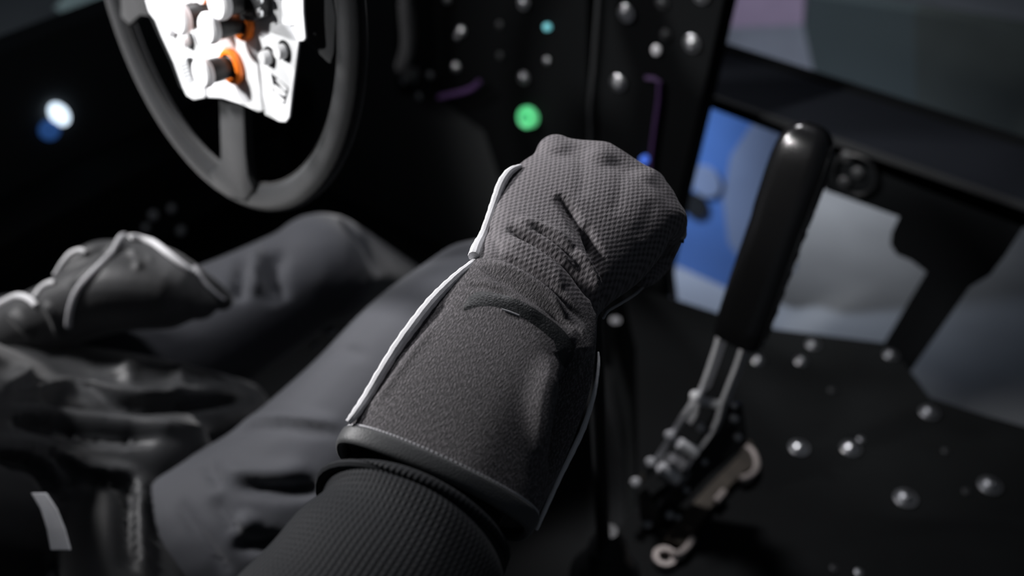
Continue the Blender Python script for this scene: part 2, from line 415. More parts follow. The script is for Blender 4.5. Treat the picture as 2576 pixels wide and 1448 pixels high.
for x, y in ((2130, 393), (2158, 434), (2124, 457)): bolt(dash, PY(x, y, Y1-.001), (0, -1, .3), .0075, 'darkst', False)
MB().tube([PY(2150, 440, Y1-.004)+Vector((cos(t)*.026, 0, sin(t)*.026)) for t in np.linspace(0, 2*pi, 28)[:-1]], .0022, 8, closed=True).build('rubber_ring', M['rubber'], dash)

# ================================================================== CENTRE COLUMN AND SWITCH PANEL
YC = .93
col = empty('centre_column', PY(1600, 900, YC), 'tall narrow black upright panel with washered bolts, left of the blue board', 'panel')
MB().prism([PY(x, y, YC) for x, y in ((1503, -200), (1838, -200), (1822, 0), (1770, 235), (1704, 520), (1668, 690), (1655, 800), (1600, 1010), (1470, 1010), (1490, 330))], (0, .035, 0)).build('upright', M['panel'], col, False, bevel=.002)
for x, y, r, m in ((1576, 33, .0095, 'bolt'), (1741, 109, .0095, 'bolt'), (1556, 208, .0095, 'bolt'), (1765, -14, .0095, 'bolt'), (1666, 6, .007, 'darkst'), (1675, 88, .006, 'darkst')):
    bolt(col, PY(x, y, YC-.0015), (0, -1, 0), r*1.12, m)
bolt(col, PY(1652, 126, YC-.001), (0, -1, .3), .0062, 'chrome', False)
MB().tube([PY(x, y, YC-.006) for x, y in ((1503, -120), (1505, 0), (1494, 160), (1484, 262), (1487, 420))], .0028, 8).build('edge_trim', M['darkst'], col)
MB().tube([PY(x, y, YC-.004) for x, y in ((1625, 196), (1648, 198), (1660, 206), (1658, 250), (1648, 320), (1638, 400), (1636, 470))], .0028, 8).build('violet_cable', M['violet'], col)
MB().cyl(PY(1626, 398, YC), PY(1626, 398, YC)+Vector((0, -.008, 0)), .005).build('blue_light', M['bluesm'], col)
MB().tube([PY(x, y, YC-.004) for x, y in ((1676, 540), (1684, 640), (1692, 700), (1702, 790))], .0035, 8).build('cable', M['blackp'], col)

YP = .97
sp = empty('switch_panel', PY(1250, 450, YP), 'black dashboard switch panel with a green lit button behind the raised fist', 'panel')
MB().prism([PY(x, y, YP) for x, y in ((985, -160), (1480, -160), (1475, 520), (1290, 560), (1215, 330), (1120, 262), (1000, 236))], (0, .03, 0)).build('face', M['panel'], sp, False, bevel=.003)
for x, y, r, m, w in ((1160, 78, .0075, 'bolt', 1), (1147, 168, .0075, 'bolt', 1), (1150, 92, .005, 'bolt2', 0), (1318, 8, .0085, 'bolt2', 1), (1318, 196, .0085, 'bolt2', 1), (1257, 62, .005, 'darkst', 0), (1376, 152, .005, 'bolt2', 0),
                      (1258, 140, .005, 'darkst', 0), (1054, 243, .0055, 'bolt2', 0), (1015, 205, .005, 'bolt2', 0), (1082, 190, .006, 'bolt2', 0), (1125, -4, .007, 'bolt2', 1)):
    bolt(sp, PY(x, y, YP-.0015), (0, -1, .25), r, m, bool(w))
gb = MB().lathe(PY(1335, 293, YP), (-.12, -1, .25), [(.0150, 0), (.0150, .010), (.0138, .0125), (.0085, .0105), (.0078, .0100)], 32).build('green_button', M['green'], sp)
MB().lathe(PY(1335, 293, YP), (-.12, -1, .25), [(.0078, .009), (.0078, .0125), (.0070, .0135), (.0066, .0135)], 32).build('button_ring', M['green2'], gb)
MB().lathe(PY(1335, 293, YP), (-.12, -1, .25), [(.0066, .009), (.0066, .012), (.0055, .0128), (.0008, .0126), (.0008, .009)], 32).build('button_cap', M['greenhi'], gb)
MB().lathe(PY(1380, 67, YP), (0, -1, .2), [(.0045, 0), (.0045, .005), (.003, .007), (.0001, .008)], 20).build('cyan_light', M['cyan'], sp)
MB().tube(catmull([PY(x, y, YP-.02) for x, y in ((1105, 245), (1135, 238), (1165, 231), (1192, 220), (1205, 205))], 4), .004, 8).build('violet_cable', M['violet'], sp)
# coiled cable
cc = catmull([PY(x, y, YP-.045) for x, y in ((1022, -130), (1020, 0), (1024, 60), (1026, 110), (1020, 145), (1012, 168), (1022, 182), (1044, 190))], 22)
cb = MB(); cb.tube(cc, [.0085+.0026*cos(i*1.25) for i in range(len(cc))], 12)
o = cb.build('coiled_cable', M['braid']); setp(o, 'ribbed black cable hanging left of the switch panel, right of the wheel', 'cable')
# lower black knee panel behind the wheel
kp = MB().prism([(-1.32, 1.0, .0), (-.62, 1.0, 0), (-.62, 1.0, .60), (-1.32, 1.0, .60)], (0, .03, 0)); o = kp.build('firewall', M['liner'], smooth=False); struct(o); o.name = 'wall_back'

# lamp on the door side, with an imitated reflection below it
led = MB().lathe(PX(147, 286, -1.325), (1, 0, 0), [(.0215, 0), (.0215, .004), (.016, .0075), (.0001, .009)], 28)
lc = PX(147, 286, -1.325); la = Vector((0, .34, -.94)); lb_ = Vector((0, .94, .34))
led.v = [lc+Vector((v.x-lc.x, 0, 0))+la*(v-lc).dot(la)*.95+lb_*(v-lc).dot(lb_)*.62 for v in led.v]
led = led.build('led_lamp', M['led'])
setp(led, 'small oval white glowing lamp on the dark door side', 'lamp')
led2 = MB().lathe(PX(123, 326, -1.325), (1, -.1, .1), [(.015, 0), (.015, .004), (.011, .006), (.0001, .007)], 28).build('lamp_reflection', M['ledrefl'])  # glowing disc stands in for a bluish reflection of the lamp above
setp(led2, 'dim blue glowing disc imitating a reflection just below the white lamp', 'reflection')
tb = MB().prism([PX(x, y, -1.9) for x, y in ((150, 27), (175, 0), (240, -90), (420, -90), (420, 48), (300, 44), (160, 34))], (-.02, 0, 0)).build('door_window_board', M['tealw'], smooth=False)
TB = PX(250, 10, -1.9)
area('window_fill', TB+Vector((.35, -.1, .5)), TB, .1, .35, (.9, 1, 1), None, 80)  # added fill that brightens the teal board behind the window
setp(tb, 'dull teal board seen through the side window left of the wheel', 'board')

# ================================================================== TUNNEL PLATE
ZP = .2
pl = [PZ(x, y, ZP) for x, y in ((1560, 712), (1680, 746), (1815, 790), (1930, 825), (2225, 862), (2288, 930), (2340, 1000), (2480, 1045), (2750, 1120))]
pl += [Vector((.25, .7, ZP)), Vector((.25, -.2, ZP)), Vector((-.30, -.2, ZP)), Vector((-.30, .60, ZP)), Vector((-.43, .80, ZP))]
tun = MB().prism(pl, (0, 0, -ZP+.0005)).build('tunnel_plate', M['plate'], smooth=False)
setp(tun, 'wide flat black tunnel plate dotted with dome-headed bolts under the handbrake', 'panel')
for x, y, r, m in ((1908, 906, .0085, 'bolt'), (2016, 908, .0085, 'bolt'), (2046, 867, .0095, 'bolt2'), (2241, 893, .0095, 'bolt2'), (2338, 1038, .0115, 'bolt2'), (2010, 1127, .0115, 'bolt'), (2140, 1128, .0115, 'bolt'),
                   (2278, 1254, .0125, 'bolt2'), (2490, 1222, .0125, 'bolt2'), (1548, 806, .0065, 'chrome')):
    bolt(tun, PZ(x, y, ZP+.0005), (0, 0, 1), r, m)
for x, y, r, m in ((2166, 1105, .0045, 'bolt2'), (2093, 981, .0045, 'darkst'), (2431, 1236, .0045, 'darkst'), (2378, 1134, .004, 'darkst'), (2160, 1440, .0045, 'bolt2'), (2098, 1430, .0045, 'darkst')):
    bolt(tun, PZ(x, y, ZP+.0005), (0, 0, 1), r, m, False)

# ================================================================== HANDBRAKE
hb = empty('handbrake', PZ(1760, 1290, ZP), 'upright black padded handbrake lever with bare steel linkage, right of the gloved fist', 'handbrake')
HT, HB = P(2035, 345, .85), P(1702, 1290, 1.025)
ha = (HT-HB).normalized(); hl = (HT-HB).length
hd_ = lambda y: .85+(1.025-.85)*(y-345)/945
hw = (Vector((1, 0, 0))-ha*ha.x).normalized(); hy = hw.cross(ha).normalized()
if hy.y < 0: hy = -hy
def rrect(c, ax, ay, a, b, r, k=6):
    out = []
    for sx, sy, t0 in ((1, 1, 0), (-1, 1, 90), (-1, -1, 180), (1, -1, 270)):
        for j in range(k+1):
            t = radians(t0+90*j/k); out.append(c+ax*(sx*(a-r)+r*cos(t))+ay*(sy*(b-r)+r*sin(t)))
    return out
s_of = lambda x, y: (P(x, y, hd_(y))-HB).dot(ha)
s0 = s_of(1850, 845); s1 = hl
rings = []
GW, GD = .0248, .0175
for s, k in ((s0-.0, .9), (s0+.003, .97), (s0+.02, 1), (s0+.06, 1.02), (s0+.12, 1.0), (s1-.07, 1.04), (s1-.035, 1.06), (s1-.022, 1.05), (s1-.012, 1.01), (s1-.004, .93), (s1+.003, .80), (s1+.008, .62), (s1+.011, .4), (s1+.012, .2)):
    off = hy*(.0)
    rings.append(rrect(HB+ha*s+off, hw, hy, GW*k, GD*k, .0145*k))
vs, fs = loft(rings); g = MB().add(vs, fs).build('grip', M['grip'], hb)
# stitched seam on the right side face
sw = HB+hw*(GW*1.0); sb = MB()
for i in range(9):
    s = s0+.01+i*(s1-s0-.05)/8; c = HB+ha*s+hw*(GW*1.02+.0002)
    sb.box(c, ha*.0016, hy*.0011, hw*.0006)
sb.build('stitching', M['thread2'], g, False)
se = MB(); cr = [HB+ha*s+hw*(GW*1.02)-hy*(GD*.62) for s in np.linspace(s0+.005, s1-.012, 24)]
cr += [HB+ha*(s1-.002)+hw*(GW*.93)-hy*(GD*.3), HB+ha*(s1)+hw*(GW*.9), HB+ha*(s1-.004)+hw*(GW*.95)+hy*(GD*.4)]
se.tube(cr, .0009, 6); se.build('seam', M['rubber'], g)
for i in range(8):
    s = s0+.02+i*(s1-s0-.06)/7.3; c = HB+ha*s+hw*(GW*1.0)+hy*.001
    MB().lathe(c, hw, [(.0060, -.001), (.0060, .0005), (.0046, .0005), (.0046, .0001), (.0001, .0001)], 16).build('lightening_hole', M['rubber'], g)
# rails: two side plates
def rail(pts, w, dep, name='rail', m='steel', off=0):
    c = [P(x, y, hd_(y)+off) for x, y in pts]; L = []; R = []
    for i, p in enumerate(c):
        t = (c[min(i+1, len(c)-1)]-c[max(i-1, 0)]).normalized(); n = t.cross(hy).normalized(); L.append(p+n*w); R.append(p-n*w)
    b = MB()
    for i in range(len(c)-1): b.prism([L[i], L[i+1], R[i+1], R[i]], hy*dep)
    return b.build(name, M[m], hb, False)
rail(((1812, 822), (1800, 870), (1780, 930), (1758, 990)), .0019, .022)
rail(((1873, 850), (1850, 920), (1814, 1010), (1803, 1055), (1786, 1094)), .0019, .022)
rail(((1786, 1092), (1744, 1150), (1703, 1218), (1662, 1262), (1630, 1300)), .0024, .026, m='darkst')
rail(((1790, 1088), (1768, 1118), (1744, 1150), (1725, 1180)), .0018, .004, m='steel', off=-.0015)
rail(((1757, 992), (1720, 1040), (1686, 1096), (1652, 1153)), .0022, .012)
rail(((1652, 1153), (1625, 1196), (1598, 1213)), .0030, .008, m='darkst')
rail(((1618, 1198), (1600, 1216)), .0028, .006, m='bronze')
rail(((1748, 1000), (1740, 1040), (1728, 1060)), .005, .006)
MB().cyl(P(1752, 1006, hd_(1006)+.004), P(1815, 1018, hd_(1018)+.004), .0042).build('cross_pin', M['steel'], hb)
for x, y, r in ((1749, 995, .0052), (1684, 1094, .005), (1636, 1162, .005), (1598, 1213, .005)):
    c = P(x, y, hd_(y)-.005); MB().lathe(c, -CF+hw*-.3, [(r, -.004), (r, .001), (r*.7, .003), (.0001, .0036)], 20).build('pin', M['chrome'], hb)
for x, y, r in ((1763, 1075, .0045), (1772, 1160, .004), (1726, 1231, .004), (1684, 1294, .0055), (1705, 1300, .004), (1629, 1317, .0055), (1640, 1370, .0055), (1848, 1052, .0045), (1857, 1099, .0045), (1700, 1107, .004), (1848, 1020, .003)):
    c = P(x, y, hd_(min(y, 1330))-.002); MB().lathe(c, -CF, [(r, -.004), (r, .001), (r*.7, .003), (.0001, .0036)], 16).build('screw', M['bolt2'], hb)
MB().cyl(P(1706, 1114, hd_(1116)-.008), P(1752, 1140, hd_(1142)-.008), .0062, 24).build('roller', M['cap'], hb)
MB().cyl(P(1660, 1172, hd_(1180)-.012), P(1705, 1207, hd_(1210)-.012), .0058, 24).build('roller', M['cap'], hb)
MB().cyl(P(1668, 1166, hd_(1190)+.014), P(1722, 1200, hd_(1205)+.014), .0155, 32, .3).build('drum', M['drum'], hb)
MB().prism([P(x, y, hd_(y)+.012) for x, y in ((1800, 1020), (1860, 1015), (1875, 1120), (1778, 1200), (1692, 1292), (1662, 1330), (1635, 1325), (1630, 1250), (1720, 1190))], hy*.006).build('side_plate', M['blackp'], hb, False)
MB().prism([P(x, y, hd_(y)-.004) for x, y in ((1607, 1240), (1622, 1230), (1655, 1290), (1655, 1330), (1632, 1338), (1610, 1300))], hy*.004).build('side_plate', M['blackp'], hb, False)
rail(((1622, 1285), (1640, 1298), (1655, 1310)), .0018, .004, 'slot_edge', 'steel')
# base bracket
bk = MB().prism([PZ(x, y, ZP+.001) for x, y in ((1722, 1385), (1760, 1322), (1836, 1232), (1872, 1200), (1900, 1182), (1903, 1150), (1885, 1120), (1860, 1122), (1862, 1150), (1842, 1172), (1790, 1222), (1700, 1318), (1668, 1368))], (0, 0, .009)).build('base_bracket', M['bronze'], hb, False, bevel=.001)
ec = PZ(1671, 1407, ZP+.001)
MB().lathe(ec, (0, 0, 1), [(.0060, 0), (.0125, 0), (.0125, .006), (.0118, .007), (.0066, .007), (.0060, .006), (.0060, 0)], 28).build('eyelet', mat('pale_bronze', (.50, .44, .41), .5, .3, bump=(200, .3)), bk)
MB().tube(catmull([PZ(x, y, ZP+.010) for x, y in ((1862, 1122), (1882, 1126), (1897, 1142), (1904, 1166), (1898, 1186), (1880, 1200), (1862, 1204))], 4), .0038, 8).build('rolled_edge', bpy.data.materials['pale_bronze'], bk)
MB().tube(catmull([PZ(x, y, ZP+.010) for x, y in ((1742, 1352), (1732, 1372), (1712, 1390), (1690, 1394))], 4), .0038, 8).build('rolled_edge', bpy.data.materials['pale_bronze'], bk)
MB().tube(catmull([PZ(x, y, ZP+.012) for x, y in ((1822, 1236), (1812, 1248), (1800, 1262))], 4), .004, 8).build('worn_edge', bpy.data.materials['pale_bronze'], bk)

# ================================================================== STEERING WHEEL
WC = P(531.5, -54.4, .78)
wa, wb_ = .15, -.12
WN = Vector((sin(wb_)*cos(wa), -cos(wa)*cos(wb_), sin(wa))).normalized()
sw = empty('steering_wheel', WC, 'charcoal suede steering wheel with a white button plate and orange-ringed knobs', 'steering wheel')
e1 = Vector((0, 0, 1)).cross(WN).normalized(); e2 = WN.cross(e1)
def PW(x, y, h): return onpl(x, y, WC+WN*h, WN)
RR = .19-.0125
vs = []; n = 96; k = 18
for i in range(n):
    t = 2*pi*i/n; d = e1*cos(t)+e2*sin(t)
    for j in range(k):
        a = 2*pi*j/k; vs.append(WC+d*(RR+.0125*cos(a))+WN*(.0095*sin(a)))
fs = [(i*k+j, i*k+(j+1) % k, ((i+1) % n)*k+(j+1) % k, ((i+1) % n)*k+j) for i in range(n) for j in range(k)]
MB().add(vs, fs).build('rim', M['suede'], sw)
seam = MB(); seam.tube([WC+(e1*cos(t)+e2*sin(t))*(RR-.0123)+WN*.003 for t in np.linspace(0, 2*pi, 97)[:-1]], .0009, 6, closed=True); seam.build('seam', M['thread'], sw)
# bottom spoke with flared foot
MB().prism([PW(x, y, .002) for x, y in ((570, 180), (632, 180), (636, 270), (640, 380), (646, 440), (660, 470), (640, 500), (598, 488), (556, 455), (544, 430), (564, 418), (576, 392), (574, 300))], WN*.009).build('spoke', M['suede'], sw, True, bevel=.003)
MB().prism([PW(x, y, .002) for x, y in ((760, -160), (840, -100), (868, 40), (862, 130), (852, 160), (800, 112), (772, 100), (755, 20))], WN*.008).build('spoke', M['suede'], sw, True, bevel=.003)
MB().prism([PW(x, y, .002) for x, y in ((320, -200), (420, -160), (400, 40), (372, 36), (345, 60), (322, 40))], WN*.008).build('spoke', M['suede'], sw, True, bevel=.003)
MB().cyl(WC-WN*.26, WC-WN*.004, .028, 28).build('steering_column', M['blackp'], sw)
MB().cyl(WC-WN*.06, WC+WN*.02, .045, 28).build('hub', M['blackp'], sw)
# button plate
H = .020
box_ = MB().prism([PW(x, y, H-.005) for x, y in ((372, -150), (383, 25), (412, 88), (443, 155), (465, 215), (490, 240), (525, 236), (564, 238), (613, 254), (657, 273), (706, 296), (722, 292), (738, 215), (752, 104), (765, 92), (764, -150))], WN*.0045)
bp = box_.build('button_plate', M['blackp'], sw, False)
def panel(pts, h, th=.002, name='panel', m='white', par=None, bev=.0008):
    return MB().prism([PW(x, y, h) for x, y in pts], WN*th).build(name, M[m], par or bp, False, bevel=bev)
panel(((362, -150), (372, 0), (380, 28), (391, 43), (397, 50), (412, 88), (443, 155), (465, 217), (475, 239), (492, 249), (520, 244), (521, 146), (506, 124), (488, 68), (470, -150)), H)
panel(((474, -150), (492, 66), (511, 122), (525, 139), (526, 243), (564, 245), (613, 261), (655, 280), (667, 277), (660, 222), (653, 155), (654, 84), (650, 40), (650, -150)), H+.0006)
panel(((654, -150), (655, 60), (658, 82), (680, 76), (715, 65), (740, 66), (762, 70), (757, 106), (742, 221), (733, 294), (724, 306), (708, 305), (671, 287), (664, 222), (657, 155), (657, 84), (654, 84)), H+.0012)
panel(((712, -150), (766, -150), (769, 33), (774, 95), (770, 102), (756, 104), (748, 64), (715, 62)), H+.0016)
def knob(ring, cap, rr, cr, orange=True, name='knob'):
    b = PW(*ring, H+.004); kn = None
    ax = WN
    # length along the axle that lands on the cap's picture position
    best = min(np.linspace(.005, .06, 111), key=lambda L: abs(proj_np(np.array([list(b+ax*L)]))[0][0]-cap[0]))
    st = MB(); st.lathe(b-ax*.003, ax, [(rr*.75, 0), (rr*.75, .004), (rr*.55, .007), (rr*.62, best*.55), (cr*.8, best*.62), (cr*.8, best)], 28); kn = st.build(name, M['blackp'], bp)
    MB().lathe(b, ax, [(rr*.72, 0), (rr, 0), (rr, .003), (rr*.9, .005), (rr*.72, .005), (rr*.72, 0)], 32).build('knob_ring', M['orange' if orange else 'white'], kn)
    MB().lathe(b+ax*(best-.002), ax, [(cr*.92, 0), (cr, .002), (cr, .005), (cr*.88, .0068), (.0001, .0075)], 32).build('knob_cap', M['cap'], kn)
knob((613, 54), (531, 45), .0140, .0115)
knob((587, 166), (516, 163), .0140, .0115)
knob((545, 30), (458, 33), .0125, .0120)
knob((630, -8), (556, -22), .0130, .0125)
knob((508, -75), (430, -70), .0125, .0115)
for hx, hy_, cx, cy in ((686, 141, 676, 139), (724, 126, 713, 124), (445, 74, 434, 72), (481, 99, 466, 97)):
    b = PW(hx, hy_, H+.001)
    kb = MB().lathe(b, WN, [(.0076, 0), (.0076, .0030), (.0072, .0030)], 24).build('push_button', M['blackp'], bp)
    MB().lathe(b+WN*.0035, WN, [(.0052, 0), (.0052, .0045), (.0045, .0060), (.0001, .0066)], 24).build('button_cap', M['cap'], kb)
panel(((634, -60), (690, -60), (686, 38), (664, 48), (634, 44)), H+.0018, .010, 'socket_block', 'blackp')
for x, y in ((656, 31), (656, -2)): MB().lathe(PW(x, y, H+.012), WN, [(.003, 0), (.003, .002), (.0001, .003)], 16).build('screw', M['bolt'], bp)
# printed labels with block letters (blurred in the photo: three strokes and an outlined plate)
lab = panel(((713, -30), (757, -30), (757, 64), (713, 64)), H+.0022, .0006, 'label_plate', 'blackp', bev=0)
for pts in (((721, 52), (754, 51), (757, 61), (724, 62)), ((719, 27), (746, 26), (750, 31), (746, 36), (719, 37)), ((719, 5), (746, 4), (750, 9), (747, 16), (719, 16)), ((716, -18), (748, -19), (752, -12), (750, -4), (716, -4))):
    panel(pts, H+.0028, .0004, 'letter', 'white', lab, 0)
lab = panel(((682, 184), (724, 218), (724, 228), (716, 262), (694, 250), (684, 238), (688, 215)), H+.0034, .0004, 'label_plate', 'blackp', bev=0)
for pts in (((693, 199), (701, 199), (723, 221), (722, 229), (712, 226)), ((690, 212), (706, 222), (721, 236), (716, 242), (700, 234), (689, 222)), ((687, 226), (700, 238), (716, 252), (714, 258), (698, 250), (686, 238))):
    panel(pts, H+.0040, .0003, 'letter', 'white', lab, 0)
lab = panel(((478, 142), (485, 144), (491, 162), (503, 184), (500, 195), (494, 196)), H+.0030, .0040, 'display_edge', 'blackp', bev=0)
pg = panel(((446, 158), (476, 144), (494, 196), (466, 209)), H+.0030, .0006, 'label_plate', 'greyw', bev=0)
pg.data.materials[0] = mat('pale_grey_label', (.55, .56, .58), .5)
for i in range(5):
    f = i*8.5; panel(((452+f*.35, 163+f), (474+f*.38, 154+f), (475+f*.38, 156+f), (453+f*.35, 165.5+f)), H+.0036, .0002, 'letter', 'darkst', pg, 0)

# ================================================================== PERSON
hipR = P(420, 1330, .93)
per = empty('person', (-.62, .1, .25), 'seated driver in grey suit trousers and black jacket, gloved right fist raised on the lever', 'person')

# ---- right glove: gauntlet and fist as one skin
def tnb(L, R, nxt, prv):
    pass
SECT = [  # left edge px, right edge px, depths, front bulge, back bulge
    ((862, 1100), (1340, 1322), .498, .492, .026, .036),
    ((902, 1030), (1380, 1245), .506, .500, .027, .036),
    ((985, 892), (1440, 1110), .520, .514, .028, .035),
    ((1060, 797), (1482, 985), .534, .528, .027, .033),
    ((1130, 712), (1495, 885), .547, .540, .026, .031),
    ((1196, 650), (1502, 800), .560, .552, .025, .030),
    ((1222, 575), (1545, 745), .575, .563, .024, .030),
    ((1240, 515), (1620, 690), .588, .570, .022, .030),
    ((1264, 465), (1680, 610), .598, .574, .020, .030),
    ((1305, 425), (1690, 545), .606, .580, .017, .026),
    ((1345, 398), (1672, 500), .616, .592, .012, .020),
]
NS = 48
def sec_ring(Lp, Rp, tan_, tf, tb, e=.72):
    c = (Lp+Rp)/2; w = (Rp-Lp)/2; n = w.cross(tan_).normalized()
    if n.dot(C0-c) < 0: n = -n
    out = []
    for j in range(NS):
        t = 2*pi*j/NS; s = sin(t); cc_ = cos(t)
        h = (tf if s > 0 else tb)*math.copysign(abs(s)**e, s)
        out.append(c+w*math.copysign(abs(cc_)**.95, cc_)+n*h)
    return out
def glove_mesh():
    keys = catmull([(*P(*s[0], s[2]), *P(*s[1], s[3]), s[4], s[5]) for s in SECT], 5)
    Ls = [Vector(k[0:3]) for k in keys]; Rs = [Vector(k[3:6]) for k in keys]
    cs = [(a+b)/2 for a, b in zip(Ls, Rs)]; rings = []
    for i in range(len(keys)):
        t = (cs[min(i+1, len(cs)-1)]-cs[max(i-1, 0)]).normalized()
        rings.append(sec_ring(Ls[i], Rs[i], t, keys[i][6], keys[i][7]))
    return rings
rings = glove_mesh()
mb = MB(); vs, fs = loft(rings); mb.add(vs, fs)
# fingers, bent at both knuckles around the knob of the gear lever
FING = [  # knuckle, middle joint, end joint, tip ; radii
    ((1398, 388, .612), (1405, 440, .650), (1420, 530, .662), (1440, 585, .645), (.0128, .0115, .0105, .0095)),
    ((1512, 408, .606), (1512, 462, .648), (1515, 560, .662), (1515, 618, .643), (.0134, .0120, .0110, .0098)),
    ((1622, 472, .598), (1620, 525, .640), (1596, 610, .652), (1578, 655, .634), (.0130, .0115, .0105, .0095)),
    ((1672, 548, .586), (1678, 592, .622), (1650, 660, .634), (1620, 690, .618), (.0120, .0105, .0096, .0088)),
]
for a, b, c, d, r in FING:
    back = P((a[0]*.55+1440*.45), (a[1]*.45+620*.55), a[2]-.012)
    capsule_chain(mb, [back, P(*a), P(*b), P(*c), P(*d)], [r[0]*1.1, r[0], r[1], r[2], r[3]], 16, 5)
capsule_chain(mb, [P(1398, 392, .610), P(1458, 398, .610), P(1515, 408, .605), P(1570, 440, .602), P(1622, 474, .598), P(1655, 505, .592), P(1672, 548, .586)], [.0118, .0116, .0124, .0120, .0120, .0112, .0108], 16, 4)
capsule_chain(mb, [P(1400, 420, .607), P(1500, 440, .603), P(1590, 480, .596), P(1650, 545, .585)], [.0125, .0135, .0130, .0115], 16, 4)
capsule_chain(mb, [P(1300, 570, .592), P(1325, 530, .615), P(1370, 510, .640), P(1440, 540, .668)], [.015, .0140, .0125, .0105], 16, 5)   # thumb
gme = remesh(mb, .0013, 22)
CREASE = [
    (((1235, 640), (1290, 655), (1345, 685), (1395, 722), (1440, 775), (1470, 820)), 9, -.0034),
    (((1225, 655), (1285, 675), (1340, 705), (1388, 742), (1430, 795)), 8, .0022),
    (((1300, 552), (1350, 562), (1400, 590), (1440, 628)), 8, .0020),
    (((1325, 570), (1375, 588), (1425, 628), (1462, 672), (1488, 712)), 6, -.0022),
    (((1210, 560), (1240, 600), (1260, 640)), 10, -.0014),
    (((1180, 715), (1230, 725), (1290, 750)), 7, -.0016),
    (((1275, 572), (1336, 600), (1374, 623), (1415, 652), (1450, 686), (1492, 750)), 10, -.0075),
    (((1262, 600), (1310, 618), (1360, 648), (1400, 680), (1425, 722)), 15, .0026),
    (((1398, 492), (1430, 525), (1453, 566), (1478, 595), (1503, 645), (1515, 705)), 13, -.0055),
    (((1366, 560), (1420, 598), (1462, 640), (1495, 695), (1508, 740)), 8, .0030),
    (((1350, 548), (1385, 570), (1440, 615), (1478, 665), (1500, 720)), 7, -.0012),
    (((1420, 655), (1460, 690), (1490, 730), (1508, 790)), 8, -.0040),
    (((1440, 630), (1475, 662), (1503, 722), (1512, 775)), 7, .0024),
    (((1215, 672), (1271, 704), (1328, 740), (1385, 778), (1440, 830)), 14, -.0036),
    (((1200, 705), (1260, 728), (1310, 762), (1365, 800)), 16, .0016),
    (((1475, 560), (1490, 640), (1515, 700), (1518, 780)), 9, -.0035),
    (((1540, 690), (1526, 740), (1520, 790)), 12, -.0030),
    (((1405, 900), (1380, 960), (1366, 1040), (1376, 1190)), 34, .0036),
    (((1448, 880), (1452, 960), (1442, 1050), (1412, 1210)), 40, -.0125),
    (((1456, 800), (1470, 870), (1478, 960)), 8, .0022),
    (((1440, 850), (1452, 910), (1440, 960)), 10, -.0020),
    (((905, 1040), (985, 930), (1060, 830), (1150, 740)), 8, -.0012),
    (((940, 1020), (1010, 925), (1090, 820)), 9, .0012),
    (((1460, 395), (1465, 440), (1462, 500)), 18, -.0008),
    (((1565, 425), (1560, 480), (1545, 540)), 18, -.0008),
    (((1645, 500), (1630, 550), (1605, 600)), 18, -.0007),
    (((1250, 520), (1300, 540), (1350, 590)), 12, .0008),
]
creases(gme, CREASE)
# stitch UVs in metres, and the weight that tells the hand from the cuff
n = len(gme.vertices); co = np.empty(n*3); gme.vertices.foreach_get('co', co); co = co.reshape(-1, 3)
ax_ = (P(1395, 560, .59)-P(1100, 1215, .5)).normalized(); wx = (P(1340, 1322, .492)-P(862, 1100, .498)); wx = (wx-ax_*wx.dot(ax_)).normalized(); nx = wx.cross(ax_)
c_ = np.array(P(1250, 900, .53)); su = (co-c_)@np.array(wx); sn = (co-c_)@np.array(nx); sv = (co-c_)@np.array(ax_)
u = np.arctan2(su, sn*np.sign((np.array(C0)-c_)@np.array(nx))+.03)*.055
px, py = proj_np(co); hand = np.clip((np.interp(px, [1100, 1200, 1500, 1560], [600, 650, 800, 820])-py+20)/60, 0, 1)
uvl = gme.uv_layers.new(name='UVMap'); li = np.empty(len(gme.loops), int); gme.loops.foreach_get('vertex_index', li)
uvl.data.foreach_set('uv', np.stack([su[li], sv[li]], 1).ravel())
at = gme.attributes.new('hand', 'FLOAT', 'POINT'); at.data.foreach_set('value', hand)
glove = link('glove', gme, M['glove'], per); glove['label'] = 'black mesh right glove with a flared cuff and white edge piping'
gbv = bvh_of(gme)
GV = co; GX, GYp = proj_np(co); GD_ = (co-np.array(C0))@np.array(CF)
def sil(x, y):
    """point of the glove's outline nearest to a picture position"""
    d = (GX-x)**2+(GYp-y)**2; i = np.argsort(d)[:12]; return float(np.mean(GD_[i])), float(np.sqrt(d[i[0]]))
def pipe(line, rad, m, name='piping', dz=0.0):
    pts = []
    for x, y in catmull(line, 5):
        d, e = sil(x, y); pts.append(P(x, y, d+dz))
    # settle the depth
    ds = np.array([(p-C0).dot(CF) for p in pts])
    for _ in range(3): ds[1:-1] = (ds[:-2]+ds[1:-1]+ds[2:])/3
    pts = [C0+(p-C0)*(d/(p-C0).dot(CF)) for p, d in zip(pts, ds)]
    r = np.interp(np.linspace(0, 1, len(pts)), np.linspace(0, 1, len(rad)), rad)
    r = [q*(1+.06*sin(i*2.3)) for i, q in enumerate(r)]
    b = MB(); b.tube(pts, r, 10); return b.build(name, M[m], glove)
pipe(((1310, 417), (1283, 432), (1262, 462), (1246, 505), (1232, 545), (1216, 590), (1200, 622), (1192, 645)), [.0012, .0026, .0030, .0028, .0025, .0027, .0033, .0034], 'piping', dz=-.009)
pipe(((1200, 645), (1192, 660), (1156, 690), (1120, 724), (1084, 762), (1046, 810), (1004, 868), (962, 934), (925, 996), (896, 1038), (876, 1062)), [.0019, .0021, .0026, .0030, .0032, .0032, .0032, .0030, .0028, .0024, .0016], 'piping', dz=-.011)
pipe(((1505, 885), (1506, 910), (1502, 950), (1492, 1000), (1468, 1075), (1440, 1135), (1408, 1200), (1376, 1270), (1350, 1330)), [.0005, .0009, .0010, .0013, .0015, .0015, .0013, .0013, .0010], 'piping')
